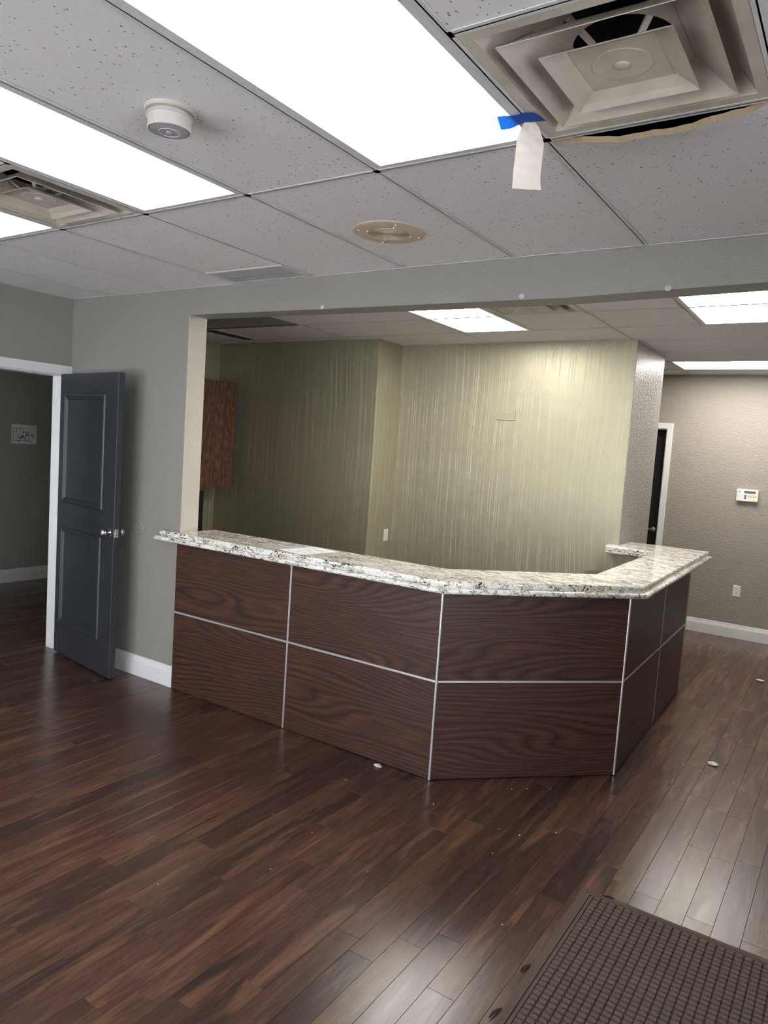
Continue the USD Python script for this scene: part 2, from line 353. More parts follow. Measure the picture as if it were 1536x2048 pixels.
# polished white granite with grey, brown and black flecks
mat('granite', {
    'g': ('geometry', {}), 'mp': ('mapping', dict(rotation=(0, 0, 0.35), scale=(0.62, 1.5, 1.25))),
    'n1': ('noise_texture', dict(scale=32, detail=5.0, roughness=0.65, distortion=0.9)),
    'n2': ('noise_texture', dict(scale=58, detail=4.0, roughness=0.6, distortion=1.2)),
    'n3': ('noise_texture', dict(scale=9, detail=3.0, distortion=0.6)),
    'base': ('mix_color', dict(a=(0.84, 0.82, 0.77), b=(0.70, 0.66, 0.57))),
    'bf': ('map_range', dict(from_min=0.42, from_max=0.66, to_min=0, to_max=1)),
    'gry': ('mix_color', dict(b=(0.25, 0.245, 0.24))), 'gf': ('map_range', dict(from_min=0.525, from_max=0.61, to_min=0, to_max=0.85)),
    'sum': ('math', dict(math_type='add')), 'q': ('math', dict(math_type='multiply', value2=0.38)),
    'blk': ('mix_color', dict(b=(0.030, 0.026, 0.026))), 'kf': ('map_range', dict(from_min=0.782, from_max=0.812, to_min=0, to_max=1)),
    'brn': ('mix_color', dict(b=(0.22, 0.13, 0.085))), 'rf': ('map_range', dict(from_min=0.752, from_max=0.785, to_min=0, to_max=0.5)),
    'p': ('principled_bsdf', dict(roughness=0.09, specular_ior_level=0.55))},
    [('g.position', 'mp.vector'), ('mp.vector', 'n1.vector'), ('mp.vector', 'n2.vector'), ('mp.vector', 'n3.vector'),
     ('n3.fac', 'bf.value'), ('bf.result', 'base.fac'), ('base.result', 'gry.a'), ('n1.fac', 'gf.value'), ('gf.result', 'gry.fac'),
     ('n3.fac', 'q.value1'), ('n2.fac', 'sum.value1'), ('q.value', 'sum.value2'), ('sum.value', 'kf.value'), ('sum.value', 'rf.value'),
     ('gry.result', 'brn.a'), ('rf.result', 'brn.fac'), ('brn.result', 'blk.a'), ('kf.result', 'blk.fac'), ('blk.result', 'p.base_color')])

mat('mat_rubber', {'g': ('geometry', {}), 'n': ('noise_texture', dict(scale=900, detail=2.0)), 'n2': ('noise_texture', dict(scale=6, detail=3.0)),
    'm': ('mix_color', dict(a=(0.085, 0.060, 0.050), b=(0.165, 0.122, 0.102))), 'd': ('mix_color', dict(blend_type='multiply', b=(0.75, 0.74, 0.72))),
    'b': ('bump', dict(strength=0.25, distance=0.001)), 'p': ('principled_bsdf', dict(roughness=0.95, specular_ior_level=0.2))},
    [('g.position', 'n.vector'), ('g.position', 'n2.vector'), ('n.fac', 'm.fac'), ('m.result', 'd.a'), ('n2.fac', 'd.fac'), ('d.result', 'p.base_color'), ('n.fac', 'b.height'), ('b.normal', 'p.normal')])
mat('diffuser_paint', {'g': ('geometry', {}), 'n': ('noise_texture', dict(scale=7, detail=4.0, distortion=0.8)),
    'm': ('mix_color', dict(a=(0.60, 0.555, 0.48), b=(0.47, 0.42, 0.355))), 'r': ('map_range', dict(from_min=0.4, from_max=0.7, to_min=0, to_max=1)),
    'p': ('principled_bsdf', dict(roughness=0.42, specular_ior_level=0.4))},
    [('g.position', 'n.vector'), ('n.fac', 'r.value'), ('r.result', 'm.fac'), ('m.result', 'p.base_color')])

# ================================================================== SETTING
def slab(name, label, cat, m, matname, **kw):
    return obj(name, m, matname, label=label, cat=cat, kind='structure', **kw)

WZ0, WZ1 = 0.12, 2.35            # sill and head of the entrance windows
# ---- floor: sub-floor with boards laid along y, 0.10 m wide
floor = thing('floor', 'dark reddish brown wood floor of narrow boards running into the room', 'floor', kind='structure')
obj('subfloor', MB().box(-8.2, 3.2, -3.0, 9.2, -0.15, -0.012), 'black_void', floor)
def board_mesh(x0, x1, y0, y1, mb=None):
    b, g = 0.0007, 0.0003
    x0 += g; x1 -= g; y0 += g; y1 -= g
    v = [(x0, y0, -.012), (x1, y0, -.012), (x1, y1, -.012), (x0, y1, -.012), (x0, y0, -b), (x1, y0, -b), (x1, y1, -b), (x0, y1, -b),
         (x0+b, y0+b, 0), (x1-b, y0+b, 0), (x1-b, y1-b, 0), (x0+b, y1-b, 0)]
    f = [[0, 1, 5, 4], [1, 2, 6, 5], [2, 3, 7, 6], [3, 0, 4, 7], [4, 5, 9, 8], [5, 6, 10, 9], [6, 7, 11, 10], [7, 4, 8, 11], [8, 9, 10, 11]]
    return (mb or MB()).add(v, f)
boards = []
def px_of(x, y, z):
    d = np.array([x, y, z - CAM_Z]); w = d @ fw
    if w < 0.2: return None
    return 768 + F_PX*(d @ cr)/w, 1024 - F_PX*(d @ cu)/w
for k in range(-79, 28):
    x0 = -0.003 + 0.1*k
    y = -2.6 - rng.random()*0.9
    while y < 8.4:
        L = rng.choice((0.45, 0.6, 0.75, 0.9, 1.05, 1.2)) + rng.random()*0.12
        y1 = min(y + L, 8.6)
        boards.append((x0, x0 + 0.1, max(y, -2.5), y1)); y = y1
def seen_area(b):
    cs = [px_of(x, y, 0) for x, y in ((b[0], b[2]), (b[1], b[2]), (b[1], b[3]), (b[0], b[3]))]
    if any(c is None for c in cs): 
        return 0.0
    cs = np.array(cs); c = cs.mean(0)
    P = Polygon(cs)
    if not P.is_valid: return 0.0
    return P.intersection(sbox(0, 0, 1536, 2048)).area
keep = []
for b in boards:
    cx, cy = (b[0]+b[1])/2, (b[2]+b[3])/2
    a = seen_area(b)
    if cy > 3.3 and -3.7 < cx < -1.05 and cy < 5.8: a *= 0.02     # behind the counter
    if cy > 3.3 and cx < -3.7 and cx > -5.2: a *= 0.02
    if cx < -5.2 and (cy > 4.6 or cy < 2.0): a *= 0.05
    keep.append(a)
order = np.argsort(-np.array(keep), kind='stable')
rest = {}
for rank, i in enumerate(order):
    b = boards[i]; tone = rng.random()
    if rank < 300:
        obj('plank', board_mesh(*b), 'floor_wood', floor, tone=tone)
    else:
        board_mesh(*b, mb=rest.setdefault('m', MB())); rest.setdefault('t', []).append(tone)
rm = usdkit.mesh(stage, fresh(path_of(floor), 'far_planks'), rest['m'].get(), MAT['floor_wood'])
UsdGeom.PrimvarsAPI(rm).CreatePrimvar('tone', Sdf.ValueTypeNames.FloatArray, 'vertex').Set(Vt.FloatArray.FromNumpy(np.repeat(np.array(rest['t'], np.float32), 12)))
tag(rm, kind='stuff')

# ---- ceiling: deck, boards of tile, tee grid, wall angles
ceiling = thing('ceiling', 'suspended ceiling of speckled white tiles in a grey tee grid', 'ceiling', kind='structure')
obj('deck', MB().box(-8.2, 3.2, -3.0, 9.2, DECK, DECK + 0.1), 'deck_grey', ceiling)
obj('ceiling_board', MB().box(-7.8, -5.18, 0.3, 3.26, H, H+.02).box(-7.8, -5.96, 3.76, 6.2, H, H+.02).box(-7.8, -5.12, 3.26, 3.76, H, H+.02), 'dark_room_paint', ceiling)
TW = 0.012   # half width of a tee
front_skip = {}
def tile(x0, x1, y0, y1, z):
    obj('ceiling_tile', MB().cbox(x0+.004, x1-.004, y0+.004, y1-.004, z+.004, z+.020, .002), 'ceiling_tile_face', ceiling, tone=rng.random())
def tee(x0, x1, y0, y1, z):
    m = MB().box(x0, x1, y0, y1, z, z+.0025)
    if x1-x0 > y1-y0: m.box(x0, x1, (y0+y1)/2-.002, (y0+y1)/2+.002, z, z+.03)
    else: m.box((x0+x1)/2-.002, (x0+x1)/2+.002, y0, y1, z, z+.03)
    obj('grid_bar', m, 'tee_paint', ceiling)
XG = lambda k: A0 + k*G
fx = [XL] + [XG(k) for k in range(-3, 9)] + [XR]
fy = [YR, YB-3*2*G, YB-2*2*G, YB-2*G, YB, YW]
lights_front = [(0, 3), (2, 3), (-2, 3), (2, 1), (-2, 1)]        # (grid column, row) of lit troffers
diffs_front = [(3, 3), (-1, 3)]
RET = (XG(-1), XG(0))
for i in range(len(fx)-1):
    k = i - 4
    for j in range(len(fy)-1):
        if (k, j) in lights_front: continue
        x0, x1, y0, y1 = fx[i], fx[i+1], fy[j], fy[j+1]
        if (k, j) in diffs_front: tile(x0, x1, y0, y1 - G, H); continue
        if k == -1 and j == 4: tile(x0, x1, y0, 2.985, H); continue
        if k == 3 and j == 4: continue                             # the drooping tile, below
        tile(x0, x1, y0, y1, H)
# drooping tile right of the diffuser: its near edge has come down off the tee
tx0, tx1, ty0, ty1 = XG(3)+.006, XG(4)-.006, YB+.012, YW-.004
nx, ny = 24, 12
us, vs = np.meshgrid(np.linspace(0, 1, nx+1), np.linspace(0, 1, ny+1), indexing='ij')
droop = -0.040*np.sin(np.pi*np.clip(us*0.93+.03, 0, 1))**0.9*np.exp(-vs*7)
edge_in = (0.010*np.sin(us*23)+0.006*np.sin(us*57+1))*np.exp(-vs*30)*0.5
vb = np.stack([tx0+us*(tx1-tx0), ty0+.004+vs*(ty1-ty0)+edge_in, H+.004+droop], -1).reshape(-1, 3)
vt = vb + [0, 0, .017]
idx = lambda i, j: i*(ny+1)+j
fb, ft, fe = [], [], []
n_ = len(vb)
for i in range(nx):
    for j in range(ny):
        fb.append([idx(i, j), idx(i, j+1), idx(i+1, j+1), idx(i+1, j)])
        ft.append([n_+idx(i, j), n_+idx(i+1, j), n_+idx(i+1, j+1), n_+idx(i, j+1)])
    fe.append([idx(i, 0), idx(i+1, 0), n_+idx(i+1, 0), n_+idx(i, 0)])
st = obj('ceiling_tile', MB().add(np.vstack([vb, vt]), np.array(fb+ft)), 'ceiling_tile_face', ceiling, tone=0.4)
tag(st, 'sagging tile with torn tan edge beside the diffuser')
obj('torn_edge', MB().add(np.vstack([vb, vt]), np.array(fe)), 'fibre_tan', st)
for x in fx[1:-1]: tee(x-TW, x+TW, YR, YW, H)
for y in fy[1:-1]: tee(XL, XR, y-TW, y+TW, H)
for (k, j) in diffs_front: tee(XG(k), XG(k+1), YB-G-TW, YB-G+TW, H)
for n, (a, b) in enumerate((((XL, YR), (XL+.022, YW)), ((XL, YW-.022), (XR, YW)), ((XR-.022, YR), (XR, YW)), ((XL, YR), (XR, YR+.022)))):
    obj('wall_angle', MB().box(a[0], b[0], a[1], b[1], H-.001, H+.0015), 'tee_paint', ceiling)
# reception room grid: tiles 4 ft along x, rows 2 ft along y
BG = 0.599
by = [YW2] + [3.577 + BG*k for k in range(0, 8)] + [YBK]
bx = [XA] + [-5.315, -4.095, -2.876, -1.657, -0.437, 0.782, 2.0, XR]
half = {(2, 2): 'LD', (2, 3): 'LT'}
lrow = [by[2], by[4]]      # y of the 4 ft lamps (4.176 - 5.374)
for j in range(len(by)-1):
    y0, y1 = by[j], by[j+1]
    for i in range(len(bx)-1):
        x0, x1 = bx[i], bx[i+1]
        if y1 > 6.0 and x1 < -1.9: continue                         # solid block behind the papered wall
        xm = (x0 + x1)/2
        if j in (2, 3) and i == 3:                                  # lamp | diffuser + tile
            if j == 3: tile(x0+.61, x1, y0, y1, HB)
            continue
        if j in (2, 3) and i == 4:                                  # two tiles | lamp
            tile(x0, x0+.61, y0, y1, HB); continue
        if j == 2 and i == 1: continue                              # unlit troffer
        if j == 3 and i == 1:                                       # slot diffuser in a cut tile
            tile(-5.155, x1, y0, y1, HB); continue
        if j == 3 and i == 0: tile(x0, -5.372, y0, y1, HB); continue
        if j == 7 and i == 4: continue                              # hall lamp
        tile(x0, x1, y0, y1, HB)
for x in bx[1:-1]:
    if x == -5.315:
        tee(x-TW, x+TW, YW2, by[3]-TW, HB); tee(x-TW, x+TW, by[4]+TW, 5.53, HB); continue
    tee(x-TW, x+TW, YW2, YBK if x > -1.7 else 5.53, HB)
for y in by[1:-1]:
    tee(XA if y < 5.6 else -2.0, XR, y-TW, y+TW, HB)
tee(-2.266-TW, -2.266+TW, lrow[0], lrow[1], HB)
tee(-1.047-TW, -1.047+TW, lrow[0], lrow[1], HB)
obj('wall_angle', MB().box(XA, -3.81, 5.508, 5.53, HB-.001, HB+.0015).box(-3.81, -1.605, 5.898, 5.92, HB-.001, HB+.0015), 'tee_paint', ceiling)
obj('wall_angle', MB().box(-1.605, -1.583, 5.92, 6.83, HB-.001, HB+.0015), 'lamp_frame', ceiling)
obj('wall_angle', MB().box(-3.0, XR, YBK-.022, YBK, HB-.001, HB+.0015), 'tee_paint', ceiling)

# ---- walls
YJ = 3.225; YD0 = 2.345; ZD = 2.095; WT = 0.146
slab('wall_left', 'grey left wall with a doorway into a dark room', 'wall',
     MB().box(XL-WT, XL, YR-.2, YD0, 0, DECK).box(XL-WT, XL, YD0, YJ, ZD, DECK).box(XL-WT, XL, YJ, YW2, 0, DECK), 'wall_paint')
# wall with the wide opening; the header's underside sags a little
hdr = Polygon([(XJ-.006, 2.487), (-2.5, 2.470), (-1.24, 2.455), (-0.4, 2.470), (1.2, 2.475), (XR+.2, 2.475), (XR+.2, DECK), (XJ-.006, DECK)])
t = trimesh.creation.extrude_polygon(hdr, YW2-YW, engine='earcut')
V = np.array(t.vertices); V = np.stack([V[:, 0], YW2 - V[:, 2], V[:, 1]], -1)
wm = thing('wall_middle', 'grey wall and long header framing the opening over the counter', 'wall', kind='structure')
m = MB().add(V, np.array(t.faces)); m.box(XL-.02, XJ-.004, YW, YW2, 0, DECK).box(1.9, XR+.2, YW, YW2, 0, 2.476)
obj('wall_face', m, 'wall_paint', wm)
obj('jamb', MB().box(XJ-.004, XJ, YW+.001, YW2, 0, 2.4865), 'jamb_paint', wm, label='cream textured jamb at the left of the opening')
slab('wall_right', 'grey right side wall beyond the entrance', 'wall', MB().box(XR, XR+.2, -2.5, -1.7, 0, DECK).box(XR, XR+.2, 1.3, 9.0, 0, DECK).box(XR, XR+.2, -1.7, 1.3, 0, WZ0).box(XR, XR+.2, -1.7, 1.3, WZ1, DECK), 'wall_paint')
wa = thing('wall_alcove', 'papered side wall behind the wall cabinet', 'wall', kind='structure')
obj('papered_face', MB().box(XA-.012, XA, 3.76, 5.535, 0, DECK), 'papered', wa)
obj('room_face', MB().box(XA-.11, XA-.012, 3.76, 5.6, 0, DECK).box(XA-.11, -5.0, 3.76, 3.86, 0, DECK).box(-5.12, -5.0, YW2, 3.76, 0, DECK), 'dark_room_paint', wa)
wp = thing('wall_papered', 'olive wallpapered wall with thin wavy vertical threads behind the counter', 'wall', kind='structure')
obj('papered_face', MB().prism([(XA-.1, 5.53), (-3.81, 5.53), (-3.81, 5.92), (-1.612, 5.92), (-1.612, 6.83), (XA-.1, 6.83)], 0, DECK), 'papered', wp)
obj('end_face', MB().box(-1.612, -1.605, 5.92, 6.83, 0, DECK), 'column_paint', wp, label='glossy grey painted end of the papered wall')
slab('wall_knee', 'low papered wall under the return of the granite top', 'wall', MB().box(-1.604, -1.05, 5.86, 5.98, 0, 1.0), 'papered')
DX0, DX1, DZ = -2.74, -1.83, 2.125
slab('wall_back', 'textured taupe wall at the far end of the hall', 'wall',
     MB().box(-6.2, DX0, YBK, YBK+.15, 0, DECK).box(DX0, DX1, YBK, YBK+.15, DZ, DECK).box(DX1, XR+.2, YBK, YBK+.15, 0, DECK), 'back_paint')
slab('wall_hall_left', 'hidden side wall closing the hall', 'wall', MB().box(-6.2, -6.0, 6.7, YBK+.1, 0, DECK), 'back_paint')
slab('wall_side_room', 'dim olive grey walls of the unlit side room', 'wall',
     MB().box(-7.75, -7.58, 0.2, 6.3, 0, DECK).box(-7.7, -7.3, 0.2, 0.35, 0, DECK).box(-5.6, -5.1, 0.2, 0.35, 0, DECK).box(-7.3, -5.6, 0.2, 0.35, 0, 0.7).box(-7.3, -5.6, 0.2, 0.35, 2.1, DECK).box(-7.7, -5.9, 6.1, 6.3, 0, DECK), 'dark_room_paint')
# wall behind the camera with entrance windows
wins = [(-4.7, -2.6), (-2.3, -0.2)]
m = MB().box(XL-.2, XR+.2, YR-.2, YR, 0, WZ0).box(XL-.2, XR+.2, YR-.2, YR, WZ1, DECK)
xs = [XL-.2] + [x for w in wins for x in w] + [XR+.2]
for a, b in zip(xs[::2], xs[1::2]): m.box(a, b, YR-.2, YR, WZ0, WZ1)
slab('wall_rear', 'grey wall behind the viewer with two windows', 'wall', m, 'wall_paint')
for n, (a, b) in enumerate(wins):
    w = thing(f'window_{n+1}', 'entrance window behind the viewer, %s one' % ('left', 'right')[n], 'window', kind='structure')
    mm = MB().box(a, b, YR-.12, YR-.06, WZ0, WZ0+.05).box(a, b, YR-.12, YR-.06, WZ1-.05, WZ1)
    for x in (a, (a+b)/2-.025, b-.05): mm.box(x, x+.05, YR-.12, YR-.06, WZ0+.05, WZ1-.05)
    obj('window_frame', mm, 'aluminium', w)
    obj('pane', MB().box(a+.05, (a+b)/2-.025, YR-.094, YR-.088, WZ0+.05, WZ1-.05), 'window_glass', w)
    obj('pane', MB().box((a+b)/2+.025, b-.05, YR-.094, YR-.088, WZ0+.05, WZ1-.05), 'window_glass', w)

w = thing('window_3', 'entrance window in the right wall out of the picture', 'window', kind='structure')
mm = MB().box(XR+.06, XR+.12, -1.7, 1.3, WZ0, WZ0+.05).box(XR+.06, XR+.12, -1.7, 1.3, WZ1-.05, WZ1)
for yy in (-1.7, -.225, 1.25): mm.box(XR+.06, XR+.12, yy, yy+.05, WZ0+.05, WZ1-.05)
obj('window_frame', mm, 'aluminium', w)
obj('pane', MB().box(XR+.087, XR+.093, -1.65, -.225, WZ0+.05, WZ1-.05), 'window_glass', w)
obj('pane', MB().box(XR+.087, XR+.093, -.175, 1.25, WZ0+.05, WZ1-.05), 'window_glass', w)
w = thing('window_4', 'window of the dark side room, out of sight behind the doorway', 'window', kind='structure')
obj('window_frame', MB().box(-7.3, -5.6, .25, .31, .7, .75).box(-7.3, -5.6, .25, .31, 2.05, 2.1).box(-7.3, -7.25, .25, .31, .75, 2.05).box(-5.65, -5.6, .25, .31, .75, 2.05), 'aluminium', w)
obj('pane', MB().box(-7.25, -5.65, .277, .283, .75, 2.05), 'window_glass', w)

# ---- baseboards
BASE = [(0, 0), (.015, 0), (.015, .098), (.0135, .101), (.0135, .106), (.0105, .112), (.009, .122), (.0065, .128), (.006, .137), (.003, .142), (0, .142)]
def baseboard(name, label, p0, p1, out):
    obj(name, sweep_line(BASE, p0, p1, out), 'white_trim', smooth=25, label=label, cat='baseboard', kind='structure')
baseboard('baseboard_middle', 'white baseboard between the grey door and the counter', (XL, YW), (XJ+.004, YW), (0, -1))
baseboard('baseboard_back', 'white baseboard along the far taupe wall', (DX1+.065, YBK), (XR, YBK), (0, -1))
baseboard('baseboard_side_room', 'white baseboard in the dark side room', (-7.58, 0.35), (-7.58, 6.1), (1, 0))
baseboard('baseboard_left', 'white baseboard left of the side room doorway', (XL, YR), (XL, YD0-.065), (1, 0))
baseboard('baseboard_right', 'white baseboard along the right wall', (XR, 1.3), (XR, YBK), (-1, 0))

# ---- doorway trims
m = MB().cbox(XL, XL+.016, YJ-.004, YW-.002, 0, ZD, .003).cbox(XL, XL+.016, YD0-.06, YW-.002, ZD-.004, ZD+.066, .003).cbox(XL, XL+.016, YD0-.06, YD0+.004, 0, ZD, .003)
m.box(XL-WT-.004, XL, YJ-.012, YJ+.002, 0, ZD).box(XL-WT-.004, XL, YD0-.002, YD0+.012, 0, ZD).box(XL-WT-.004, XL, YD0, YJ, ZD-.012, ZD+.002)
obj('trim_1', m, 'white_trim', label='white casing around the doorway on the left wall', cat='door casing', kind='structure')
m = MB().cbox(DX1-.004, DX1+.058, YBK-.018, YBK, 0, DZ, .003).cbox(DX0-.058, DX1+.058, YBK-.018, YBK, DZ-.004, DZ+.058, .003).cbox(DX0-.058, DX0+.004, YBK-.018, YBK, 0, DZ, .003)
m.box(DX1-.012, DX1+.002, YBK, YBK+.15, 0, DZ).box(DX0-.002, DX0+.012, YBK, YBK+.15, 0, DZ).box(DX0, DX1, YBK, YBK+.15, DZ-.012, DZ+.002)
obj('trim_2', m, 'white_trim', label='white casing around the black doorway in the far wall', cat='door casing', kind='structure')

# ---- the open grey door
LA, LB = np.array([-5.010, 3.173]), np.array([-4.172, 3.055])
LW = float(np.linalg.norm(LB-LA)); lu = (LB-LA)/LW; ln = np.array([lu[1], -lu[0]])      # ln points to the camera
T = 0.044
door = UsdGeom.Xform.Define(stage, fresh('/World', 'door_1'))
door.AddTransformOp().Set(frame_to((LA[0], LA[1], 0.012), (lu[0], lu[1], 0), (-ln[0], -ln[1], 0)))   # local y goes away from the camera
tag(door, 'dark slate grey two panel door standing open against the wall', 'door', kind='structure')
door = door.GetPrim()
DH = 2.083
obj('leaf', MB().cbox(0, LW, 0, T, 0, DH, .002), 'door_grey', door)
def ring_moulding(s0, s1, z0, z1):
    prof = [(0, 0), (0, -.006), (.008, -.014), (.018, -.016), (.026, -.010), (.032, -.0105), (.038, -.003), (.040, 0)]   # (inward, out of the leaf)
    v, f = [], []
    for (d, y) in prof: v += [(s0+d, y, z0+d), (s1-d, y, z0+d), (s1-d, y, z1-d), (s0+d, y, z1-d)]
    n = len(prof)
    for k in range(n-1):
        for i in range(4):
            j = (i+1) % 4; f.append([k*4+i, k*4+4+i, k*4+4+j, k*4+j])
    t = trimesh.Trimesh(v, np.vstack([np.array(f)[:, [0, 1, 2]], np.array(f)[:, [0, 2, 3]]]), process=False)
    return MB().tm(t)
obj('panel_moulding', ring_moulding(.085, .690, 1.146, 1.936), 'door_grey', door)
obj('panel_moulding', ring_moulding(.083, .688, .238, .962), 'door_grey', door)
def rotm(a, axis): return trimesh.transformations.rotation_matrix(a, axis)
def at_y(t, s, y, z, sign):
    t = t.copy(); t.apply_transform(rotm(math.pi/2 if sign < 0 else -math.pi/2, [1, 0, 0])); t.apply_translation((s, y, z)); return t
knob_prof = [(0, .062), (.012, .0615), (.022, .057), (.0265, .048), (.026, .040), (.020, .032), (.012, .027), (.0105, .014), (.014, .006), (.030, .005), (.033, .003), (.033, 0), (0, 0)]
kz, ks = 1.005, LW-.062
for sg in (-1, 1):
    kb = obj('knob', at_y(lathe(knob_prof[::-1], 40), ks, 0 if sg < 0 else T, kz, sg), 'chrome' if sg < 0 else 'satin_nickel', door, smooth=40)
obj('latch_plate', MB().cbox(LW-.0005, LW+.0018, T/2-.013, T/2+.013, kz-.029, kz+.029, .0008), 'satin_nickel', door)
lb = lathe([(0, 0), (.0085, 0), (.0085, .010), (.006, .013), (0, .013)], 20); lb.apply_transform(rotm(math.pi/2, [0, 1, 0])); lb.apply_translation((LW+.001, T/2, kz-.004))
obj('latch_bolt', lb, 'chrome', door, smooth=40)
for hz in (0.25, 1.05, 1.85):
    c = trimesh.creation.cylinder(radius=.007, height=.09, sections=16); c.apply_translation((-.004, T+.004, hz))
    obj('hinge', c, 'satin_nickel', door, smooth=40)
wedge = MB().prism([(0, 0), (.105, 0), (.105, .008), (.02, .034), (0, .034)], -.018, .018).get()
wv = np.stack([wedge[0][:, 0], wedge[0][:, 2], wedge[0][:, 1]], -1)
ws = thing('door_stop', 'black rubber wedge under the free corner of the grey door', 'door stop', (LB[0]-.045, LB[1]-.045, 0), math.degrees(math.atan2(lu[1], lu[0]))+95)
ww = np.array(wv); ww[:, 2] *= 0.30
obj('wedge_body', MB().cbox(-.045, .035, -.022, .022, 0, .010, .003), 'rubber_black', ws)
obj('wedge_tip', MB().cbox(-.045, -.012, -.020, .020, .009, .022, .004), 'rubber_black', ws)

# ---- far black door
d2 = thing('door_2', 'black door in the white cased doorway at the far end', 'door', (DX0+.013, YBK+.10, 0), kind='structure')
obj('leaf', MB().cbox(0, DX1-DX0-.026, 0, .045, .01, DZ-.013, .002), 'navy_black', d2)
lv = MB().tm(at_y(lathe([(0, 0), (.026, 0), (.026, .006), (.010, .010), (.010, .05), (0, .05)], 24), DX1-DX0-.085, 0, 1.02, -1)).cbox(DX1-DX0-.19, DX1-DX0-.078, -.058, -.044, 1.012, 1.028, .004)
obj('lever_handle', lv, 'satin_nickel', d2)

# ================================================================== THINGS
# ---- lit troffers
def make_light(name, label, loc, rz, lens='lamp_lens', group='lit fluorescent troffers'):
    t = thing(name, label, 'ceiling light', loc, rz, group=group)
    w, l = G-.026, 1.193
    obj('frame', frame_xy(-w/2, w/2, -l/2, l/2, .022, 0.0, .014), 'lamp_frame', t)
    obj('lens', MB().box(-w/2+.021, w/2-.021, -l/2+.021, l/2-.021, .006, .009), lens, t)
    obj('housing', MB().box(-w/2, w/2, -l/2, l/2, .06, .064).box(-w/2, -w/2+.003, -l/2, l/2, .014, .06).box(w/2-.003, w/2, -l/2, l/2, .014, .06).box(-w/2, w/2, -l/2, -l/2+.003, .014, .06).box(-w/2, w/2, l/2-.003, l/2, .014, .06), 'lamp_frame', t)
    return t
yc = YB - G
L1 = make_light('ceiling_light', 'large lit ceiling light panel at the top centre, nearest the viewer', (XG(2)+G/2, yc, H+.001), 0)
copy_of(L1, 'ceiling_light', 'lit ceiling light panel beside the smoke detector at upper left', (XG(0)+G/2, yc, H+.001))
copy_of(L1, 'ceiling_light', 'lit ceiling light panel cut by the left picture edge beyond the smaller air diffuser', (XG(-2)+G/2, yc, H+.001))
copy_of(L1, 'ceiling_light', 'lit ceiling light panel behind the viewer on the right', (XG(2)+G/2, (fy[1]+fy[2])/2, H+.001))
copy_of(L1, 'ceiling_light', 'lit ceiling light panel behind the viewer on the left', (XG(-2)+G/2, (fy[1]+fy[2])/2, H+.001))
ly = (lrow[0]+lrow[1])/2
L2 = make_light('ceiling_light', 'lit ceiling light panel above the middle of the granite counter behind the header', (-2.571, ly, HB+.001), 0, 'lamp_lens_warm')
copy_of(L2, 'ceiling_light', 'lit ceiling light panel behind the header at the right picture edge', (-0.742, ly, HB+.001))
copy_of(L2, 'ceiling_light', 'lit ceiling light panel lying sideways at the far end of the hall', (-1.047, (by[7]+by[8])/2, HB+.001), 90)

ut = thing('unlit_light', 'unlit grey ceiling light panel just inside the opening at left', 'ceiling light', (-4.70, (by[2]+by[3])/2, HB+.001), 90)
obj('frame', frame_xy(-.292, .292, -.595, .595, .016, 0, .014), 'grille_dark', ut)
obj('lens', MB().box(-.277, .277, -.58, .58, .004, .008), 'unlit_lens', ut)

# ---- square cone diffusers
def make_diffuser(label, loc):
    t = thing('air_diffuser', label, 'air vent', loc)
    hw = G/2-.013
    hole = Point(0, 0).buffer(.150, 48)
    m = frame_xy(-hw, hw, -hw, hw, .030, 0, .003)
    v, f = square_loft([(hw-.029, .0025), (hw-.075, .060), (hw-.100, .085)]); m.add(v, f)
    hs = hw-.100
    m.prism(sbox(-hs, -hs, hs, hs).difference(hole), .085, .087)
    obj('outer_cone', m, 'diffuser_paint', t)
    neck = lathe([(.150, .085), (.152, .085), (.152, .22), (.150, .22)], 48)
    obj('neck', MB().tm(neck), 'diffuser_paint', t, smooth=30)
    obj('duct', MB().tm(lathe([(0, .215), (.149, .215), (.149, .10), (.1475, .10), (.1475, .213), (0, .213)], 48)), 'duct_black', t)
    m = MB()
    v, f = square_loft([(.225, -.010), (.205, .002), (.150, .048), (.135, .056), (.134, .058), (.149, .050), (.2045, .0045), (.225, -.008), (.225, -.010)]); m.add(v, f)
    m.prism(sbox(-.135, -.135, .135, .135).difference(Point(0, 0).buffer(.118, 40)), .055, .057)
    obj('middle_cone', m, 'diffuser_paint', t)
    m = MB()
    v, f = square_loft([(.150, -.016), (.132, -.004), (.102, .010), (.098, .010)]); m.add(v, f)
    v, f = square_loft([(.150, -.0145), (.132, -.0025), (.102, .0115), (.098, .0115)]); m.add(v, f)
    v, f = square_loft([(.150, -.016), (.150, -.0145)]); m.add(v, f)
    m.box(-.0985, .0985, -.0985, .0985, .0095, .0115)
    obj('centre_plate', m, 'diffuser_paint', t)
    m = MB().tm(lathe([(0, .0095), (.070, .0095), (.070, .0075), (.068, .0068), (0, .0068)], 48))
    obj('centre_disc', m, 'diffuser_paint', t, smooth=25)
    obj('screw_cap', MB().tm(lathe([(0, .0070), (.017, .0070), (.017, .004), (.013, .002), (0, .0015)], 32)), 'diffuser_paint', t, smooth=25)
    for a in (45, 135, 225, 315):
        c, s = math.cos(math.radians(a)), math.sin(math.radians(a))
        p0, p1 = np.array([.04*c, .04*s, .012]), np.array([.150*c, .150*s, .09])
        d = p1-p0; L = np.linalg.norm(d); d /= L
        side = np.array([-s, c, 0]); up = np.cross(d, side)
        pts = [p + side*a1*w + up*b1*.004 for p, w in ((p0, .006), (p1, .009)) for a1 in (-1, 1) for b1 in (-1, 1)]
        obj('spoke', MB().tm(trimesh.convex.convex_hull(np.array(pts))), 'diffuser_paint', t)
    return t
dcy = YB - G/2
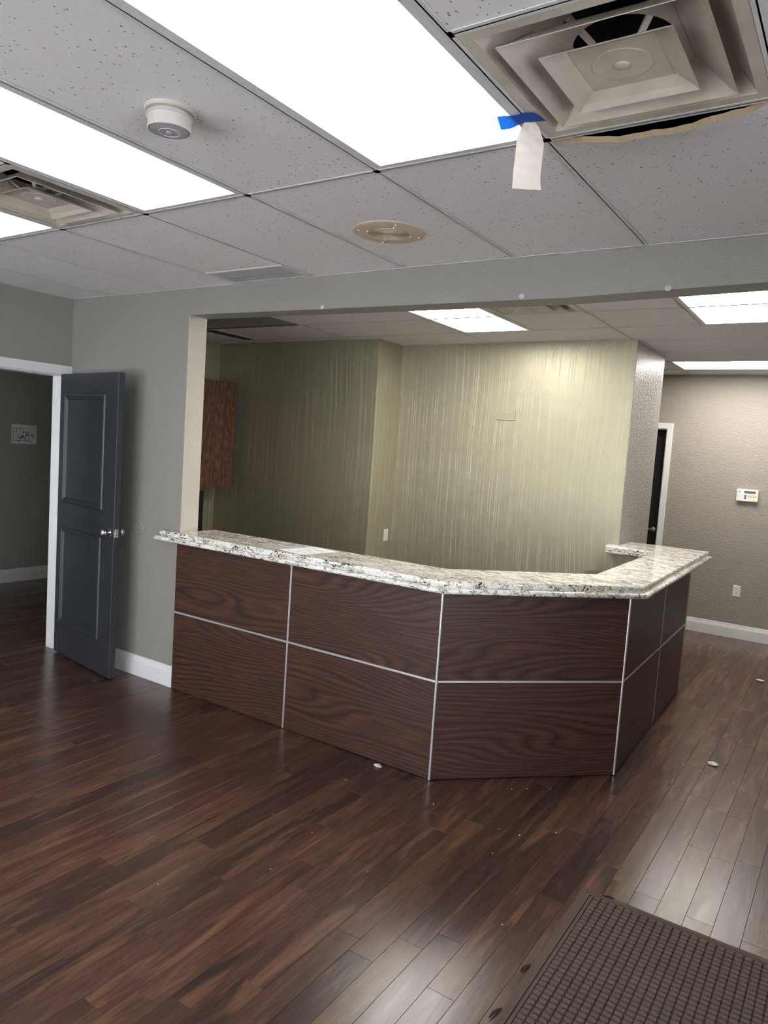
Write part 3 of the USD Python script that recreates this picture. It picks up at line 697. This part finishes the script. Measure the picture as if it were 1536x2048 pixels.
D1 = make_diffuser('large square air diffuser with nested cones at the upper right', (XG(3)+G/2, dcy, H+.001))
copy_of(D1, 'air_diffuser', 'square air diffuser between the two light panels at the left edge', (XG(-1)+G/2, dcy, H+.001))
copy_of(D1, 'air_diffuser', 'square air diffuser beyond the header beside the lit panel over the counter', (-1.961, (by[2]+by[3])/2, HB+.001))

# ---- return grille at the header
t = thing('return_grille', 'louvred return air grille in the ceiling against the header', 'air vent', (0, 0, H))
rx0, rx1, ry0, ry1 = XG(-1)+.008, XG(0)-.008, 2.99, 3.246
obj('frame', frame_xy(rx0, rx1, ry0, ry1, .026, -.003, .006), 'grille_frame', t)
obj('backing', MB().box(rx0+.01, rx1-.01, ry0+.01, ry1-.01, .03, .032), 'grille_dark', t)
n = 13
for i in range(n):
    y = ry0+.034 + (ry1-ry0-.068)*i/(n-1)
    v = [(rx0+.024, y-.008, .016), (rx1-.024, y-.008, .016), (rx1-.024, y+.006, -.001), (rx0+.024, y+.006, -.001)]
    v += [(a, b+.0015, c+.0015) for a, b, c in v]
    obj('slat', MB().add(v, [[0, 1, 2, 3], [7, 6, 5, 4], [0, 4, 5, 1], [1, 5, 6, 2], [2, 6, 7, 3], [3, 7, 4, 0]]), 'grille_grey', t)
obj('mid_bar', MB().box(rx0+.024, rx1-.024, (ry0+ry1)/2-.003, (ry0+ry1)/2+.003, -.003, .012), 'grille_grey', t)

# ---- slot diffuser far left
t = thing('slot_diffuser', 'narrow dark slot diffuser in the ceiling above the wall cabinet', 'air vent', (0, 0, HB))
obj('frame', frame_xy(-5.370, -5.157, by[3]+.014, by[4]-.014, .010, -.001, .006), 'lamp_frame', t)
obj('backing', MB().box(-5.365, -5.162, by[3]+.02, by[4]-.02, .012, .014), 'grille_dark', t)
for i in range(3):
    x = -5.325 + i*.060
    obj('blade', MB().box(x-.004, x+.004, by[3]+.026, by[4]-.026, 0, .0115), 'grille_dark', t)

# ---- smoke detector
t = thing('smoke_detector', 'round off-white smoke detector on the ceiling tile', 'smoke detector', (-1.812, 1.470, H+.004))
obj('base_ring', lathe([(0, 0), (.0735, 0), (.0735, -.006), (.070, -.010), (.060, -.012), (0, -.012)], 64), 'detector_plastic', t, smooth=30)
obj('body', lathe([(0, -.010), (.058, -.010), (.058, -.018), (.068, -.019), (.069, -.023), (.064, -.026), (.0625, -.030), (.0625, -.058), (.061, -.060), (.058, -.058), (.056, -.056), (0, -.056)], 64), 'detector_plastic', t, smooth=30)
obj('lens_cap', lathe([(0, -.0565), (.055, -.0565), (.057, -.0590), (.050, -.0605), (.030, -.0625), (0, -.0640)], 48), 'smoke_dark', t, smooth=40)
tb = trimesh.creation.torus(.030, .0012, 32, 8); tb.apply_translation((0, 0, -.0625))
obj('cap_ridge', tb, 'clear_plastic', t, smooth=40)
obj('test_button', lathe([(0, -.063), (.010, -.0635), (.010, -.066), (.007, -.0675), (0, -.068)], 24), 'smoke_dark', t, smooth=40)

# ---- ceiling speaker
t = thing('ceiling_speaker', 'round beige speaker grille in the ceiling tile', 'speaker', (-1.853, 2.708, H+.004))
RS = .160
obj('rim_plate', lathe([(0, 0), (RS, 0), (RS, -.003), (RS-.012, -.008), (.092, -.009), (.088, -.007), (0, -.007)], 72), 'speaker_beige', t, smooth=25)
obj('grille_backing', lathe([(0, -.0072), (.087, -.0072), (.087, -.0078), (0, -.0078)], 64), 'speaker_groove', t)
for i in range(14):
    r = .010 + i*.0056
    obj('grille_ring', lathe([(r, -.0076), (r+.0030, -.0076), (r+.0030, -.0098), (r, -.0098), (r, -.0076)], 48), 'speaker_beige', t)
for a in (45, 135, 225, 315):
    for rr in (.135, .096):
        s = lathe([(0, -.0085), (.0036, -.0085), (.003, -.0105), (0, -.011)], 12); s.apply_translation((rr*math.cos(math.radians(a)), rr*math.sin(math.radians(a)), 0))
        obj('screw', s, 'chrome', t, smooth=40)

# ---- tissue streamer and tape at the lamp corner
def ribbon(path, wdir, w, th, jag=0.0):
    path, wdir = np.array(path, float), np.array(wdir, float)
    n, m = len(path), 9
    v = []
    for i, p in enumerate(path):
        for j in range(m):
            q = p + wdir*(j/(m-1)-.5)*w(i/(n-1))
            v.append(q)
    v = np.array(v)
    ww = (meshkit.noise(v*55, 3)-.5)[:, None]*np.array([.004, -.006, 0.0])
    v = v + ww
    f = [[i*m+j, i*m+j+1, (i+1)*m+j+1, (i+1)*m+j] for i in range(n-1) for j in range(m-1)]
    return MB().add(v, f)
wd = np.array([.86, .51, 0.0])
c0 = np.array([-.884, 1.962, H-.008])
pts = []
for s in np.linspace(0, 1, 26):
    pts.append(c0 + np.array([.012*s + .004*math.sin(s*5), -.010+.004*s-.012*math.sin(s*2.2), -.184*s]))
obj('tissue_strip', ribbon(pts, wd, lambda s: .030+.046*min(1, s*3.2)**0.7+.006*max(0, s-.85)/.15, .001), 'tissue', label='limp white tissue strip hanging from the ceiling grid', cat='tissue strip', smooth=True)
tv, tf = [], []
tdir = np.array([.62, .78]); tw = np.array([-.30, .95])
for i in range(12):
    q = i/11
    cx_, cy_ = -.962 + .112*q, 1.918 + .020*q
    hw_ = .026 + .004*math.sin(q*9)
    lean = .004*math.sin(q*7)
    zz = H - .0035 
    tv += [(cx_ + .010*(1-q) - hw_*.22, cy_ - hw_ + lean, zz), (cx_ + hw_*.22 - .012*(1-q), cy_ + hw_ + lean, zz - .001 - .012*(1-q)**2)]
for i in range(11): tf.append([2*i, 2*i+1, 2*i+3, 2*i+2])
obj('blue_tape', MB().add(np.vstack([tv, np.array(tv)+[0, 0, .0006]]), tf + [[a+24 for a in q[::-1]] for q in tf]), 'blue_tape', label='strip of blue painter tape holding the tissue to the ceiling', cat='tape')

# ---- reception counter
P0, P1, P2, P3 = np.array([-3.750, YW-.030]), np.array([-1.735, YW-.030]), np.array([-.988, 3.990]), np.array([-1.033, 5.832])
ct = thing('reception_counter', 'angled reception counter clad in dark walnut panels with metal strips', 'reception counter')
ZS, ZM = 1.000, 0.531
inn = .03
core = Polygon([(P0[0]+.01, YW2+.002), (P0[0]+.01, P0[1]+.0185), (P1[0]-.008, P1[1]+.0185), (P2[0]-.0185, P2[1]+.008), (P3[0]-.0185, P3[1]-.004), (P3[0]-.15, P3[1]-.004), (P2[0]-.15, P2[1]+.07), (P1[0]-.06, YW2+.002)])
obj('core', MB().prism(core, 0.0, ZS-.001), 'core_board', ct)
def clad(a, b, splits, end_a=True, end_b=True):
    a, b = np.array(a), np.array(b); L = float(np.linalg.norm(b-a)); u = (b-a)/L
    sx = [0] + list(splits) + [L]
    w = .0065
    for i in range(len(sx)-1):
        for z0, z1 in ((0.006, ZM-w), (ZM+w, ZS-.0005)):
            s0 = sx[i] + (w if i > 0 or end_a else 0.0); s1 = sx[i+1] - (w if i < len(sx)-2 or end_b else 0.0)
            xf = frame_to((a[0]+u[0]*s0, a[1]+u[1]*s0, z0), (u[0], u[1], 0), (0, 0, 1))
            obj('walnut_panel', MB().cbox(0, s1-s0, 0, z1-z0, -.018, 0, .0012), 'walnut_panel', ct, xf=xf, tone=rng.random())
    base = frame_to((a[0], a[1], 0), (u[0], u[1], 0), (0, 0, 1))
    obj('metal_strip', MB().cbox(.002, L-.002, ZM-w+.0005, ZM+w-.0005, -.012, .0012, .0008), 'aluminium', ct, xf=base)
    for s in splits: obj('metal_strip', MB().cbox(s-w+.0005, s+w-.0005, .004, ZS-.0005, -.012, .0016, .0008), 'aluminium', ct, xf=base)
clad(P0, P1, [(-2.7515-P0[0])], False, True)
L12 = float(np.linalg.norm(P2-P1)); clad(P1, P2, [])
clad(P2, P3, [(4.954-P2[1])*1.0003], True, False)
def corner_strip(p, d1, d2):
    b = np.array(d1)+np.array(d2); b = b/np.linalg.norm(b)
    c = trimesh.creation.cylinder(radius=.0072, height=ZS-.006, sections=12); c.apply_translation((p[0]-b[0]*-.003, p[1]-b[1]*-.003, (ZS-.006)/2+.004))
    obj('metal_strip', c, 'aluminium', ct, smooth=40)
corner_strip(P1, (0, .9), (-.7, .7)); corner_strip(P2, (-.7, .7), (-1, 0))

# ---- granite top
def off_pts(o, left):
    n12 = np.array([P2[1]-P1[1], -(P2[0]-P1[0])])/L12
    n23 = np.array([P3[1]-P2[1], -(P3[0]-P2[0])]); n23 /= np.linalg.norm(n23)
    def meet(p, d, q, e):
        A = np.array([[d[0], -e[0]], [d[1], -e[1]]]); s = np.linalg.solve(A, q-p); return p + d*s[0]
    yf = P0[1]-o
    d12, d23 = (P2-P1)/L12, (P3-P2)/np.linalg.norm(P3-P2)
    c = meet(np.array([0, yf]), np.array([1.0, 0]), P1+n12*o, d12)
    e = meet(P1+n12*o, d12, P2+n23*(o+.035), d23)
    end = 6.27 + (o-.048)*.2
    f = P2+n23*(o+.035); f = f + d23*((end-f[1])/d23[1])
    return [(left, YW-.0005), (left, yf), tuple(c), tuple(e), tuple(f)], end
def slab_poly(o, left):
    out, end = off_pts(o, left)
    inner = [(-1.602, end), (-1.602, 5.918), (-1.690, 5.918), (-1.668, 5.775), (-1.285, 5.735), (-1.255, 4.205), (-1.905, 3.572), (XJ+.001, 3.572), (XJ+.001, YW-.0005)]
    return Polygon(out + inner)
top = thing('granite_top', 'white speckled granite counter top with a stepped front edge', 'counter top')
def rounded_slab(o, left, z0, z1, r, steps=4):
    base = slab_poly(o, left)
    mb = MB()
    rings = []
    for k in range(steps+1):
        a = math.pi*k/steps - math.pi/2
        rings.append((z0 + r + math.sin(a)*r if False else (z0+z1)/2 + math.sin(a)*(z1-z0)/2, (1-math.cos(a))*r))
    polys = [np.array(base.buffer(-d, join_style='mitre').exterior.coords)[:-1] for _, d in rings]
    n0 = len(polys[0])
    if any(len(p) != n0 for p in polys): return mb.prism(base, z0, z1)
    # align start vertices
    al = [polys[0]]
    for p in polys[1:]:
        k = np.argmin(((p - al[0][0])**2).sum(1)); p = np.roll(p, -k, 0)
        if ((p[1]-al[0][1])**2).sum() > ((p[-1]-al[0][1])**2).sum(): p = np.roll(p[::-1], 1, 0)
        al.append(p)
    v = np.vstack([np.c_[p, np.full(n0, z)] for p, (z, _) in zip(al, rings)])
    f = [[k*n0+i, k*n0+(i+1) % n0, (k+1)*n0+(i+1) % n0, (k+1)*n0+i] for k in range(len(rings)-1) for i in range(n0)]
    mb.add(v, f)
    for p, (z, _) in ((al[0], rings[0]), (al[-1], rings[-1])):
        tv_, tf_ = trimesh.creation.triangulate_polygon(Polygon(p), engine='earcut')
        mb.add(np.c_[tv_, np.full(len(tv_), z)], tf_)
    g = mb.get(); t = trimesh.Trimesh(*g, process=False); t.merge_vertices(digits_vertex=5); t.fix_normals()
    return MB().tm(t)
obj('lower_slab', rounded_slab(.050, -3.925, ZS, ZS+.029, .010, 6), 'granite', top, smooth=50)
obj('cove', MB().prism(slab_poly(.020, -3.895), ZS+.0285, ZS+.0345), 'granite', top)
obj('upper_slab', rounded_slab(.024, -3.899, ZS+.034, ZS+.064, .004, 4), 'granite', top, smooth=50)

# ---- sheet of paper on the granite
sh = thing('paper_sheet', 'printed white paper sheet lying on the granite top', 'paper', (-2.757, 3.395, ZS+.0645), -11)
obj('sheet', MB().box(-.108, .108, -.1397, .1397, 0, .0006), 'paper', sh)
m = MB(); r2 = random.Random(3)
for i in range(9):
    y = .095 - i*.024; x = -.08
    while x < .07:
        w = r2.uniform(.012, .05)
        if r2.random() < .62: m.box(x, min(x+w, .085), y-.004, y+.003, .0006, .0009)
        x += w + .008
obj('print', m, 'faint_ink', sh)

# ---- pinned floor plan in the side room
fp = thing('floor_plan_sheet', 'white sheet with a black floor plan drawing on the dark room wall', 'poster', (-7.5795, 4.390, 1.598))
obj('sheet', MB().box(0, .0012, -.140, .140, -.103, .103), 'paper', fp)
m = MB()
def stroke(x0, z0, x1, z1, w=.0035):
    # drawing coordinates: x to the right as seen from the doorway (= +y), z up, in metres
    m.box(.0012, .0016, min(x0, x1)-w/2, max(x0, x1)+w/2, min(z0, z1)-w/2, max(z0, z1)+w/2)
S = .28/270.0
def dp(a, b): return ((a-265)*S, -(b-262)*S)
for a, b, c, d in [(150, 200, 260, 200), (150, 200, 150, 330), (185, 200, 185, 240), (220, 200, 220, 240), (260, 200, 260, 330), (260, 237, 315, 237), (315, 237, 315, 330), (150, 330, 310, 330),
                   (150, 240, 185, 240), (150, 266, 180, 266), (205, 255, 205, 310), (230, 240, 230, 280), (285, 237, 285, 262), (300, 237, 300, 275), (180, 266, 180, 330), (205, 310, 230, 310),
                   (335, 272, 372, 272), (345, 258, 345, 292), (358, 255, 358, 290), (370, 262, 370, 300), (215, 285, 262, 285)]:
    stroke(*dp(a, b), *dp(c, d))
for a, b in [(240, 295), (250, 290), (232, 300), (275, 300), (290, 268), (308, 270), (245, 280), (270, 285), (206, 330), (312, 330), (343, 335), (150, 330), (260, 237), (222, 300), (280, 318)]:
    q = dp(a, b); m.box(.0012, .0016, q[0]-.006, q[0]+.006, q[1]-.005, q[1]+.005)
obj('drawing', m, 'ink', fp)

# ---- wall cabinet and fridge left behind the jamb
wc = thing('wall_cabinet', 'walnut wall cabinet hung beside the left jamb', 'cabinet')
CX = -5.50
obj('body', MB().cbox(XA+.001, CX-.020, 4.35, 5.44, 1.200, 2.268, .001), 'core_board', wc)
for y0, y1 in ((4.93, 5.44), (4.42, 4.925)):
    obj('door', MB().cbox(0, y1-y0-.002, 0, 1.076, -.0195, 0, .0012), 'walnut_cabinet', wc, xf=frame_to((CX, y0+.001, 1.196), (0, 1, 0), (0, 0, 1)), tone=.31 if y0 > 4.5 else .7)
fr = thing('refrigerator', 'black refrigerator edge showing under the wall cabinet', 'refrigerator', (-5.58, 4.61, 0))
obj('body', MB().cbox(-.268, .24, -.268, .268, .03, 1.186, .006), 'fridge_black', fr)
obj('door', MB().cbox(.242, .285, -.268, .268, .035, 1.186, .006), 'fridge_black', fr)
obj('handle', MB().cbox(.285, .305, -.255, -.235, .55, .95, .004), 'cabinet_dark', fr)
for fx0 in (-.25, .2):
    for fy0 in (-.25, .2): obj('foot', MB().box(fx0, fx0+.05, fy0, fy0+.05, 0, .031), 'rubber_black', fr)
fc = thing('file_cabinet', 'low dark cabinet peeking over the counter against the papered wall', 'cabinet', (-1.535, 5.705, 0))
obj('body', MB().cbox(-.25, .25, -.07, .145, .0, .815, .003), 'cabinet_dark', fc)
obj('cabinet_top', MB().cbox(-.26, .26, -.085, .147, .815, .835, .003), 'cabinet_dark', fc)
for z in (.08, .44):
    obj('drawer', MB().cbox(-.24, .24, -.082, -.071, z, z+.34, .002), 'cabinet_dark', fc)

# ---- wall fittings
def outlet(name, label, xf_loc, ux, cat, matname='white_plastic', kind='duplex', size=(.071, .115)):
    x = UsdGeom.Xform.Define(stage, fresh('/World', name)); x.AddTransformOp().Set(frame_to(xf_loc, ux, (0, 0, 1)))
    p = tag(x, label, cat)
    w, h = size
    obj('plate', MB().cbox(-w/2, w/2, -h/2, h/2, 0, .006, .0022), matname, p)
    if kind == 'duplex':
        for s in (-1, 1):
            c = Point(0, s*.0195).buffer(.017, 16).intersection(sbox(-.0155, s*.0195-.0145, .0155, s*.0195+.0145))
            r = obj('receptacle', MB().prism(c, .0055, .0075), matname, p)
            mm = MB()
            for sx in (-.0062, .0062): mm.box(sx-.0016, sx+.0016, s*.0195-.001, s*.0195+.0075, .0074, .0079)
            mm.prism(Point(0, s*.0195-.0075).buffer(.0028, 8), .0074, .0079)
            obj('slot', mm, 'ink', r)
        obj('screw', MB().prism(Point(0, 0).buffer(.0025, 10), .0058, .0072), 'satin_nickel', p)
    elif kind == 'jack':
        for z in (.025, .0085, -.0085, -.025): obj('jack', MB().box(-.006, .006, z-.004, z+.004, .0058, .0066), 'almond_plastic', p)
    else:
        for sx in (-.055, 0, .055):
            obj('knockout', MB().prism(Point(sx, 0).buffer(.012, 16), .0055, .0072), matname, p)
            obj('screw', MB().prism(Point(sx, .032).buffer(.003, 8), .0058, .007), 'almond_plastic', p)
    return p
outlet('wall_outlet', 'white duplex outlet low on the far taupe wall', (-.992, YBK, .490), (1, 0, 0), 'outlet')
outlet('jack_plate', 'slim white jack plate on the return of the papered wall', (-3.81, 5.848, .878), (0, 1, 0), 'wall plate', kind='jack')
outlet('cover_plate', 'wide plate painted olive high on the papered wall', (-2.683, 5.92, 2.068), (1, 0, 0), 'wall plate', 'painted_plate', 'gang', (.185, .082))

kp = UsdGeom.Xform.Define(stage, fresh('/World', 'alarm_keypad')); kp.AddTransformOp().Set(frame_to((-.988, YBK, 1.482), (1, 0, 0), (0, 0, 1)))
kp = tag(kp, 'white alarm keypad with a dark screen on the far wall', 'keypad')
obj('body', MB().cbox(-.100, .100, -.062, .062, 0, .034, .004), 'white_plastic', kp)
obj('screen', MB().cbox(-.030, .075, .022, .045, .033, .0355, .0008), 'lcd_dark', kp)
obj('key', MB().cbox(-.088, -.064, .028, .048, .033, .0355, .0008), 'key_green', kp)
for x in (-.088, -.070):
    for z in (.002, -.012): obj('key', MB().cbox(x-.004, x+.004, z-.003, z+.003, .033, .0355, .0006), 'key_pink', kp)
obj('blue_label', MB().box(-.027, -.008, -.040, .004, .0338, .0345), 'label_blue', kp)
obj('yellow_label', MB().box(.002, .086, -.022, .004, .0338, .0345), 'label_yellow', kp)
obj('maker_print', MB().box(.048, .083, -.050, -.047, .0338, .0345), 'faint_ink', kp)

x = UsdGeom.Xform.Define(stage, fresh('/World', 'wall_bumper')); x.AddTransformOp().Set(frame_to((-4.177, YW, 1.043), (1, 0, 0), (0, 0, 1)))
wb = tag(x, 'round grey wall bumper beside the door knob', 'wall bumper')
obj('bumper_disc', lathe([(0, 0), (.046, 0), (.046, .004), (.042, .008), (.036, .009), (.033, .006), (0, .005)], 48), 'wall_paint', wb, smooth=30)

def hook(label, x, z):
    h = UsdGeom.Xform.Define(stage, fresh('/World', 'clear_hook')); h.AddTransformOp().Set(frame_to((x, YW, z), (1, 0, 0), (0, 0, 1)))
    h = tag(h, label, 'hook', 'clear hooks on the header')
    obj('cup', lathe([(0, 0), (.012, 0), (.013, .002), (.008, .006), (.004, .010), (0, .011)], 24), 'clear_plastic', h, smooth=40)
    obj('hook_tip', MB().cbox(-.003, .003, -.010, .004, .008, .014, .001), 'clear_plastic', h)
hook('clear plastic hook at the right end of the header', -.784, 2.470)
hook('clear plastic hook over the middle of the header', -1.45, 2.475)
hook('clear plastic hook on the header below the speaker', -2.661, 2.482)

# ---- entrance mat
MX0, MX1, MY0, MY1 = -.772, .142, 1.30, 2.832
em = thing('entrance_mat', 'dark brown waffle rubber entrance mat on the floor at right', 'door mat')
def wavy_edge(n, amp, seed):
    t_ = np.linspace(0, 1, n); r_ = np.random.default_rng(seed)
    return amp*(np.abs(meshkit.noise(np.stack([t_*22, t_*0+seed, t_*0], -1), seed)-.45))*2
ys = np.linspace(MY0, MY1, 70); xs_ = np.linspace(MX0, MX1, 40)
lft = [(MX0+.004-.016*(meshkit.noise(np.array([y*9, 1.5, .2]), 5) > .62)*meshkit.noise(np.array([y*31, 2.5, .2]), 6), y) for y in ys]
topn = [(xx, MY1-.002+.005*meshkit.noise(np.array([xx*14, .5, .7]), 8)) for xx in xs_]
pl = Polygon(lft + topn[1:] + [(MX1, MY0)]).buffer(0)
obj('backing', MB().prism(pl, .0006, .004), 'mat_rubber', em)
m = MB()
for d in (.024, .040):
    m.prism(sbox(MX0+d, MY0, MX0+d+.010, MY1-d), .004, .009)
for d in (.018, .030):
    m.prism(sbox(MX0+d, MY1-d-.008, MX1, MY1-d), .004, .0085)
obj('border_rib', m, 'mat_rubber', em)
m = MB(); px, py = .0300, .0250
def pad(mb, x, y, a, b, h):
    octo = [(1, -.62), (1, .62), (.78, 1), (-.78, 1), (-1, .62), (-1, -.62), (-.78, -1), (.78, -1)]
    v = [(x+qx*a*s_, y+qy*b*s_, z) for s_, z in ((1.0, .004), (.97, .0075), (.80, h)) for qx, qy in octo]
    f = [[k*8+i, k*8+(i+1) % 8, (k+1)*8+(i+1) % 8, (k+1)*8+i] for k in range(2) for i in range(8)]
    n0 = mb.n
    mb.add(v, f); mb.f.append(np.array([[n0+16, n0+16+i, n0+16+i+1] for i in range(1, 7)]))
row = 0; y = MY1-.052
while y > MY0+.02:
    x = MX0+.066 + 0
    while x < MX1-.01:
        pad(m, x, y, px*.472, py*.405, .0112+rng.random()*.0006); x += px
    y -= py; row += 1
obj('waffle_pads', m, 'mat_rubber', em, kind='stuff', smooth=35)
for fx_, fy_, ln_ in ((-.775, 2.27, .055), (-.772, 2.03, .065), (-.700, 2.829, .05)):
    horiz = fy_ > 2.8
    path_ = [(0, 0, .0012, .003), (.3, .004, .004, .010), (.6, .010, .0075, .009), (1, .013, .0045, .001)]
    vv = []
    for q_, o_, z_, w_ in path_:
        a_, b_ = (fx_+ln_*q_, fy_-.004+o_*.4) if horiz else (fx_-o_, fy_-ln_*q_)
        if horiz: vv += [(a_, b_-w_*.5, z_), (a_, b_+w_*.5, z_+.002)]
        else: vv += [(a_-w_*.5, b_, z_+.002), (a_+w_*.5, b_, z_)]
    vv = np.array(vv); n8 = len(vv)
    ff = [[2*k_, 2*k_+1, 2*k_+3, 2*k_+2] for k_ in range(3)]
    obj('torn_flap', MB().add(np.vstack([vv, vv+[0, 0, .0015]]), ff + [[q+n8 for q in r[::-1]] for r in ff] + [[0, 1, 1+n8, n8]]), 'flap_black', em)

# ---- litter on the floor
def chip(r, h, seed):
    t_ = trimesh.creation.icosphere(2, 1.0); v = np.array(t_.vertices)
    v *= (0.65+0.7*meshkit.noise(v*2.3+seed, seed))[:, None]
    v *= [r, r*.62, h]; v[:, 2] -= v[:, 2].min()
    return MB().add(v, np.array(t_.faces))
obj('plaster_chip', chip(.026, .010, 4), 'plaster_chip', xf=Gf.Matrix4d().SetTranslate(Gf.Vec3d(-.570, 4.54, 0)), label='cream plaster chip lying on the boards right of the counter', cat='plaster chip')
obj('plaster_chip', chip(.022, .007, 9), 'plaster_chip', xf=Gf.Matrix4d().SetTranslate(Gf.Vec3d(-2.03, 3.195, 0)), label='plaster scrap against the counter foot left of the angled corner', cat='plaster chip')
obj('plaster_chip', chip(.030, .008, 12), 'plaster_chip', xf=Gf.Matrix4d().SetTranslate(Gf.Vec3d(-.555, 6.68, 0)), label='plaster scrap far down the hall at the right edge', cat='plaster chip')
for i in range(30):
    if i < 14: x, y = rng.uniform(-.75, -.3), rng.uniform(3.0, 5.2)
    elif i < 22: x, y = rng.uniform(-1.6, -1.0), rng.uniform(3.0, 3.4)
    else: x, y = rng.uniform(-2.6, -.9), rng.uniform(1.7, 3.0)
    if y > 3.2 and x < -.95: 
        y = 3.238 + (x+1.735) - rng.uniform(.05, .2)
        if y < 1.5: y = 3.1
    obj('crumb', chip(rng.uniform(.0016, .0036), .002, i), 'plaster_chip', xf=Gf.Matrix4d().SetTranslate(Gf.Vec3d(x, y, 0)), label='tiny pale plaster crumb on the dark floor', cat='crumb', group='crumbs on the floor')
